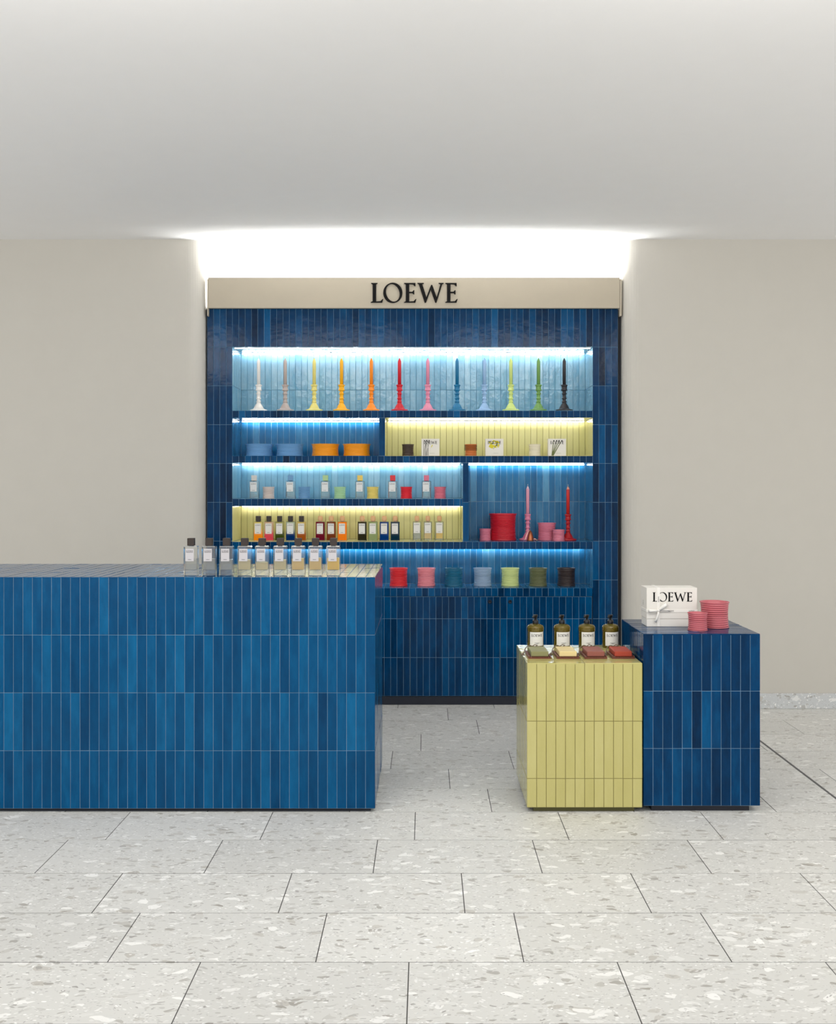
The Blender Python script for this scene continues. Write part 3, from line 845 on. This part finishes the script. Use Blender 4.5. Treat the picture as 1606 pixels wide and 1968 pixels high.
# nine large bottles on the counter
ords = ['first', 'second', 'third', 'fourth', 'fifth', 'sixth', 'seventh', 'eighth', 'ninth']
BY = CY + .064
for i, px in enumerate((367.4, 402.2, 435.4, 470.2, 503.7, 538.7, 573.0, 606.2, 640.7)):
    lq, fill = [('liquid_clear', .50), ('liquid_clear', .52), ('liquid_clear', .48), ('liquid_straw', .46), ('liquid_straw', .36), ('liquid_straw', .46), ('liquid_peach', .52), ('liquid_peach', .55), ('liquid_gold', .55)][i]
    ct = ['clear', 'clear', 'clear', 'pale straw', 'pale straw', 'pale straw', 'peach', 'deeper peach', 'golden'][i]
    lb = '%s perfume bottle with dark wood cap, %s from the left on the counter' % (ct, ords[i])
    bottle(at(px, BY), BY, CZT, lb, 'large bottles on the counter', .0600, .1310, .036, .026, M['glass_heavy'], M[lq], fill, M['dark_wood'], .0295, .0345, False,
           (.14, .75, .50, .915), M['label_grey'], rule=True)
# six bottles with coloured caps on the aqua shelf
AY = 6.83
for px, c, nm in ((488.5, (214, 208, 200), 'off white'), (558.3, (104, 152, 190), 'steel blue'), (625.3, (176, 206, 146), 'pale green'), (691.7, (238, 202, 92), 'yellow'), (754.5, (220, 24, 40), 'red'), (819.3, (222, 108, 132), 'pink')):
    bottle(at(px, AY), AY, zC1, 'clear perfume bottle with %s cube cap on the aqua shelf' % nm, 'coloured cap bottles on the aqua shelf', .0590, .1150, .026, .010, M['glass'], M['liquid_aqua'], .62,
           ware(*c), .0340, .0375, False, (.09, .80, .40, .93), M['label'])
# bottles on the yellow shelf
YYB = 6.835
def lac(nm, top, low, mt, ml, z0=.30, z1=.72):
    return glass_mat('lacquer_' + nm, rgb(*top), mt, None, rgb(*low), z0, z1, ml)
ombre = [(496.4, (244, 226, 130), (252, 146, 10), 'orange'), (516.8, (240, 206, 170), (222, 72, 84), 'coral red'), (537.4, (196, 190, 110), (62, 72, 8), 'moss green'), (558.3, (206, 216, 190), (0, 44, 104), 'navy'), (579.3, (232, 208, 120), (168, 84, 14), 'amber brown')]
for px, a, b, nm in ombre:
    bottle(at(px, YYB), YYB, zD, 'shaded %s perfume bottle with dark cap on the yellow shelf' % nm, 'dark capped bottles on the yellow shelf', .0580, .1260, .026, .01, lac(nm, a, b, .55, .92), None, 1,
           M['dark_wood'], .0310, .0360, False, (.12, .82, .36, .90), M['label'])
solid = [(615.4, (112, 4, 32), 'dark maroon'), (636.5, (122, 54, 14), 'chestnut brown'), (657.7, (255, 132, 14), 'vivid orange'), (695.9, (46, 40, 14), 'black olive'), (716.6, (190, 206, 150), 'pale green'),
         (738.3, (0, 54, 122), 'cobalt blue'), (759.2, (6, 44, 62), 'dark petrol')]
for px, b, nm in solid:
    ml = .45 if nm == 'pale green' else .93
    bottle(at(px, YYB), YYB, zD, '%s perfume bottle with round wooden cap on the yellow shelf' % nm, 'light capped bottles on the yellow shelf', .0580, .1260, .026, .01, lac(nm, b, b, ml, ml), None, 1,
           M['light_wood'], .0330, .0370, True, (.12, .82, .36, .90), M['label'])
for px, lqn, nm in ((801, 'liquid_clear', 'colourless'), (821.9, 'liquid_peach', 'pale amber'), (844.1, 'liquid_gold', 'golden')):
    bottle(at(px, YYB), YYB, zD, '%s perfume bottle, one of three at the right of the yellow shelf' % nm, 'clear bottles on the yellow shelf', .0530, .1260, .024, .012, M['glass'], M[lqn], .5,
           M['light_wood'], .0310, .0370, True, (.10, .86, .40, .93), M['label'])

# ------------------------------------------------------------------ white boxes with plant prints in the yellow niche
def strip2d(mb, pts, w, fn, mi=0, t=.0003):
    n = len(pts)
    for i in range(n - 1):
        (x0, z0), (x1, z1) = pts[i], pts[i + 1]
        d = math.hypot(x1 - x0, z1 - z0) or 1e-6
        nx, nz = -(z1 - z0) / d, (x1 - x0) / d
        wa = w[i] if isinstance(w, (list, tuple)) else w
        wb_ = w[i + 1] if isinstance(w, (list, tuple)) else w
        mb.poly([(x0 - nx * wa, z0 - nz * wa), (x1 - nx * wb_, z1 - nz * wb_), (x1 + nx * wb_, z1 + nz * wb_), (x0 + nx * wa, z0 + nz * wa)], fn, t, mi)
def blob(mb, cx_, cz_, rx, rz, fn, mi=0, n=14, t=.00025):
    mb.poly([(cx_ + rx * math.cos(2 * PI * i / n), cz_ + rz * math.sin(2 * PI * i / n)) for i in range(n)], fn, t, mi)
def plant_box(px, kind, label):
    Y = 6.765
    w, h, d = .117, .112, .045
    t = thing('soap_carton', label, 'box', (at(px, Y), Y, zB1), 'white printed cartons in the yellow niche')
    mb = MB(); mb.box(-w / 2, w / 2, 0, d, 0, h, 0, .0012)
    c = mb.build('carton', M['white_card'], t)
    bx('lid_fold', M['white_card'], c, -w / 2 - .0004, w / 2 + .0004, -.0004, d + .0004, h - .004, h + .0004)
    fn = face_fn(0, -.0004, 0)
    mb = MB(); wd = w * .74; lh = wd / WORD_W
    word(mb, lh, face_fn(-w / 2 + w * .13, -.0006, h * .70), .0004)
    lt = mb.build('lettering', M['ink'], c)
    mb = MB(); r = random.Random(px)
    if kind == 'black':
        for i in range(7):
            x0 = -.045 + .005 * i + r.uniform(-.002, .002); x1 = x0 + r.uniform(-.006, .018)
            strip2d(mb, [(x0, .003), (x0 + r.uniform(-.003, .003), .04), ((x0 + x1) / 2, .075), (x1, .106)], [.0010, .0010, .0008, .0005], fn)
        for i in range(5): blob(mb, -.038 + i * .007, .100 - (i % 2) * .008, .0035, .0045, fn)
        for i in range(3): blob(mb, .006 + i * .003, .060 + i * .005, .0020, .0045, fn, 1)
        mats = [M['print_black'], M['print_yellow']]
    elif kind == 'yellow':
        for i in range(44):
            a = r.uniform(0, 2 * PI); q = r.random() ** .5
            blob(mb, -.004 + .038 * q * math.cos(a), .076 + .026 * q * math.sin(a), r.uniform(.004, .0085), r.uniform(.003, .006), fn, i % 9 == 0, 10, .0002 + i * 4e-6)
        strip2d(mb, [(-.008, .046), (.002, .056), (.008, .07)], .0012, fn, 1)
        mats = [M['print_yellow'], M['print_green']]
    else:
        for i, (xa, xb) in enumerate(((-.034, -.022), (-.030, .012), (-.026, .030), (-.032, -.004))):
            strip2d(mb, [(xa, .003), ((xa * 2 + xb) / 3, .036), ((xa + 2 * xb) / 3, .070), (xb, .098)], [.0028, .0028, .0024, .0014], fn, 0, .0002 + i * 2e-5)
            blob(mb, xb + .001, .099, .004, .0055, fn, 1, 10)
        mats = [M['print_green'], M['print_black']]
    mb.box(-w * .06, w * .22, -.0007, -.0003, .018, .0192, len(mats))
    mats.append(M['print_grey'])
    mb.build('plant_print', mats, c)
plant_box(827, 'black', 'white LOEWE carton printed with thin black stems in the yellow niche')
plant_box(949.8, 'yellow', 'white LOEWE carton printed with a yellow flower in the yellow niche')
plant_box(1070.2, 'green', 'white LOEWE carton printed with olive green stalks in the yellow niche')

# ------------------------------------------------------------------ pump bottles on the yellow pedestal
def pump(px, label):
    Y = 4.935
    r = .0385
    t = thing('pump_bottle', label, 'bottle', (at(px, Y), Y, PYT), 'pump bottles on the yellow pedestal')
    if 'pump' not in _cache:
        prof = [(0, 0), (r * .94, 0), (r, .004), (r, .079)]
        for i in range(4): prof += [(r + .0016, .0802 + i * .005), (r + .0016, .0820 + i * .005), (r - .0008, .0840 + i * .005)]
        prof += [(r * .97, .1010), (r * .88, .1060), (r * .68, .1095), (r * .45, .1115), (.0125, .1125), (.0125, .116), (0, .116)]
        a = MB(); a.lathe(prof, 40)
        q = MB(); q.lathe([(0, .004), (r * .90, .004), (r * .93, .008), (r * .93, .092), (r * .86, .099), (0, .099)], 36)
        l = MB(); n = 20; am = math.radians(52)
        vs = []; fs = []
        for i in range(n + 1):
            an = -PI / 2 - am + 2 * am * i / n + .10
            for rr in (r + .0009, r - .0003):
                for z in (.012, .0765): vs.append((rr * math.cos(an), rr * math.sin(an), z))
        for i in range(n):
            b0, b1 = i * 4, (i + 1) * 4
            fs += [(b0, b1, b1 + 1, b0 + 1), (b0 + 2, b0 + 3, b1 + 3, b1 + 2), (b0 + 1, b1 + 1, b1 + 3, b0 + 3), (b0, b0 + 2, b1 + 2, b1)]
        fs += [(0, 1, 3, 2), (n * 4, n * 4 + 2, n * 4 + 3, n * 4 + 1)]
        l.add(vs, fs, smooth=False)
        tx = MB(); wd = .053; lh = wd / WORD_W
        cyl = lambda u, v, w: ((r + .0009 + w) * math.cos(-PI / 2 + (u - wd / 2) / r + .10), (r + .0009 + w) * math.sin(-PI / 2 + (u - wd / 2) / r + .10), 0.0555 + v)
        word(tx, lh, cyl, .0004)
        for k in range(8):
            a_, b_ = wd * (.28 + .055 * k), wd * (.28 + .055 * k + .05)
            tx.poly([(a_, -.0302), (b_, -.0302), (b_, -.0288), (a_, -.0288)], cyl, .0004)
            if 1 < k < 6: tx.poly([(a_, -.0335), (b_, -.0335), (b_, -.0323), (a_, -.0323)], cyl, .0004)
        c = MB(); c.lathe([(0, .112), (.0136, .112), (.0140, .114), (.0140, .1275), (.0125, .1300), (.0070, .1312), (.0066, .1420), (0, .1420)], 28)
        h = MB(); h.lathe([(0, .1405), (.0078, .1405), (.0090, .1430), (.0105, .1500), (.0122, .1525), (.0118, .1545), (0, .1555)], 24)
        h.tube([(0, 0, .1490), (-.008, -.012, .1495), (-.014, -.022, .1480), (-.016, -.026, .1445)], [.0044, .0040, .0036, .0032], 10)
        _cache['pump'] = (a.mesh('glass_body', [M['olive_glass']]), q.mesh('liquid', [M['olive_liquid']]), l.mesh('label', [M['label']]), tx.mesh('lettering', [M['ink']]), c.mesh('collar', [M['black_plastic']]), h.mesh('pump_head', [M['black_plastic']]))
    a, q, l, tx, c, h = _cache['pump']
    put('glass_body', a, t); put('liquid', q, t); lo = put('label', l, t); put('lettering', tx, lo); co = put('collar', c, t); put('pump_head', h, co)
pump(1028.6, 'olive glass pump bottle, leftmost of four on the yellow pedestal')
pump(1079.4, 'olive glass pump bottle behind the cream soap')
pump(1127.1, 'olive glass pump bottle behind the dusty rose soap')
pump(1172.5, 'olive glass pump bottle closest to the navy pedestal')

# ------------------------------------------------------------------ soaps on slatted wooden trays
def soap_set(px_left, c, nm):
    y0 = 4.600
    x0 = (px_left - 818) * y0 / F
    w, d = .099, .175
    tr = thing('soap_tray', 'slatted brown wooden tray under the %s soap bar' % nm, 'tray', (x0, y0, PYT), 'wooden soap trays')
    mb = MB(); mb.box(0, w, 0, d, 0, .005, 0, .001); mb.build('base', M['tray_wood'], tr)
    for k in range(13):
        a = .006 + k * (w - .012) / 13
        bx('slat', M['tray_wood'], tr, a + .0008, a + (w - .012) / 13 - .0012, .002, d - .002, .0048, .0092, .0006)
    for a in (0.0, w - .005): bx('side_rail', M['tray_wood'], tr, a, a + .005, 0, d, .0045, .0125, .001)
    sp = thing('soap_bar', '%s soap bar with a cord on a wooden tray' % nm, 'soap', (x0 + .012, y0 + .010, PYT + .0092), 'soap bars on the yellow pedestal')
    mb = MB(); mb.box(0, .077, 0, .150, 0, .0225, 0, .0022); mb.build('bar', ware(*c, 0.5), sp)
    mb = MB()
    mb.tube([(.020, .146, .0235), (.010, .158, .026), (-.004, .150, .022), (-.016, .125, .012), (-.022, .100, .0035), (-.028, .080, -.0040), (-.030, .070, -.0055)], .0022, 8)
    mb.tube([(-.030, .070, -.0040), (-.024, .062, -.002), (-.030, .054, .001), (-.037, .062, -.002), (-.032, .072, .003), (-.025, .066, .004)], .0030, 8)
    mb.tube([(.020, .146, .0235), (.032, .150, .030), (.044, .148, .027), (.036, .140, .0245)], .0020, 8)
    mb.build('cord', M['cord'], sp)
soap_set(1015.5, (134, 132, 88), 'olive green')
soap_set(1070.0, (226, 204, 146), 'cream')
soap_set(1123.5, (144, 82, 70), 'dusty rose')
soap_set(1176.5, (170, 62, 40), 'brick red')

# ------------------------------------------------------------------ gift box with ribbon on the navy pedestal
GY = 4.732
gw, gh, gd = .2295, .1765, .118
g0 = at(1242.2, GY)
gift = thing('gift_box', 'white LOEWE gift box tied with a white ribbon bow', 'box', (g0, GY, BPT))
mb = MB(); mb.box(.001, gw - .001, .001, gd - .001, 0, .0345, 0, .001); mb.build('box_base', M['white_card'], gift)
mb = MB(); mb.box(0, gw, 0, gd, .0355, .0640, 0, .001); mb.build('box_tray', M['white_card'], gift)
mb = MB(); mb.box(0, gw, 0, gd, .0648, gh, 0, .001); lid = mb.build('lid', M['white_card'], gift)
k5 = F / GY
lh = (248 - 152) / 5.353 / k5
for ch, off in WORD:
    mb = MB(); letter(mb, ch, 0, lh, lambda u, v, w: (u, -w, v), .0004)
    mb.build('letter', M['ink'], lid, ((392 - 333) / 5.353 / k5 + off * lh * ((802 - 392) / 96.0) / WORD_W, -.0001, (505 - 248) / 5.353 / k5))
zr0, zr1 = (505 - 358) / 5.353 / k5, (505 - 328) / 5.353 / k5
xr0, xr1 = (440 - 333) / 5.353 / k5, (470 - 333) / 5.353 / k5
mb = MB(); q = .0012
mb.box(-q, gw + q, -q, 0, zr0, zr1); mb.box(-q, gw + q, gd, gd + q, zr0, zr1); mb.box(-q, 0, 0, gd, zr0, zr1); mb.box(gw, gw + q, 0, gd, zr0, zr1)
band = mb.build('ribbon_band', M['ribbon'], gift)
mb = MB()
mb.box(xr0, xr1, -q * 1.5, 0, 0.001, gh + q); mb.box(xr0, xr1, 0, gd, gh, gh + q); mb.box(xr0, xr1, gd, gd + q, 0.001, gh + q)
band2 = mb.build('ribbon_band', M['ribbon'], gift)
mt = MB()
for a in (.008, .098, .192):
    word(mt, .0058, face_fn(a, -q, (zr0 + zr1) / 2 - .0029), .0003)
mt.build('lettering', M['ink'], band)
mt = MB()
vert = lambda u, v, w: ((xr0 + xr1) / 2 + .0029 - v, -q * 1.5 - w, .112 + u)
word(mt, .0058, vert, .0003)
mt.build('lettering', M['ink'], band2)
mt = MB()                                                       # lettering on the left face of the lid
left = lambda u, v, w: (-w - .0001, .075 - v, .092 + u)
word(mt, .0050, left, .0003)
mt.build('lettering', M['ink'], lid)
def ribbon(mb, pts, wid, t=.0006):
    """a strip along pts; wid: width vectors per point"""
    vs = []; fs = []
    n = len(pts)
    for p, wv in zip(pts, wid):
        p = Vector(p); wv = Vector(wv) / 2
        for s_ in (-1, 1):
            for o in (0, -t): vs.append(p + wv * s_ + Vector((0, o, 0)))
    for i in range(n - 1):
        a, b = i * 4, (i + 1) * 4
        fs += [(a, b, b + 2, a + 2), (a + 1, a + 3, b + 3, b + 1), (a, a + 1, b + 1, b), (a + 2, b + 2, b + 3, a + 3)]
    fs += [(0, 2, 3, 1), (4 * n - 4, 4 * n - 3, 4 * n - 1, 4 * n - 2)]
    mb.add(vs, fs, smooth=True)
kx, kz = (452 - 333) / 5.353 / k5, (505 - 336) / 5.353 / k5
bow = bx('bow_knot', M['ribbon'], gift, kx - .006, kx + .006, -.014, -.001, kz - .006, kz + .007, .003)
def loop(dx, dz, w):
    mb = MB(); pts = []; wd = []
    L = math.hypot(dx, dz); ux, uz = dx / L, dz / L
    for i in range(15):
        a = PI * 2 * i / 14
        s_ = (1 - math.cos(a)) / 2
        off = math.sin(a) * .009
        pts.append((kx + dx * s_, -.008 - off - .004 * s_, kz + dz * s_))
        k = w * (.35 + .65 * math.sin(PI * min(1, s_ * 1.0) * .5))
        wd.append((-uz * k, 0, ux * k))
    ribbon(mb, pts, wd); mb.build('bow_loop', M['ribbon'], bow)
loop(.036, .030, .018)
loop(-.046, -.001, .013)
def tail(pts, w0, w1):
    mb = MB(); n = len(pts); wd = []
    for i in range(n):
        a, b = Vector(pts[max(0, i - 1)]), Vector(pts[min(n - 1, i + 1)])
        d = (b - a).normalized(); k = w0 + (w1 - w0) * i / (n - 1)
        wd.append((-d.z * k, 0, d.x * k))
    ribbon(mb, pts, wd); mb.build('bow_tail', M['ribbon'], bow)
tail([(kx, -.010, kz), (kx + .020, -.013, kz + .004), (kx + .040, -.012, kz + .003), (kx + .056, -.008, kz - .001)], .008, .008)
tail([(kx, -.010, kz), (kx - .003, -.013, kz - .018), (kx - .008, -.013, kz - .036), (kx - .016, -.009, kz - .053)], .008, .011)
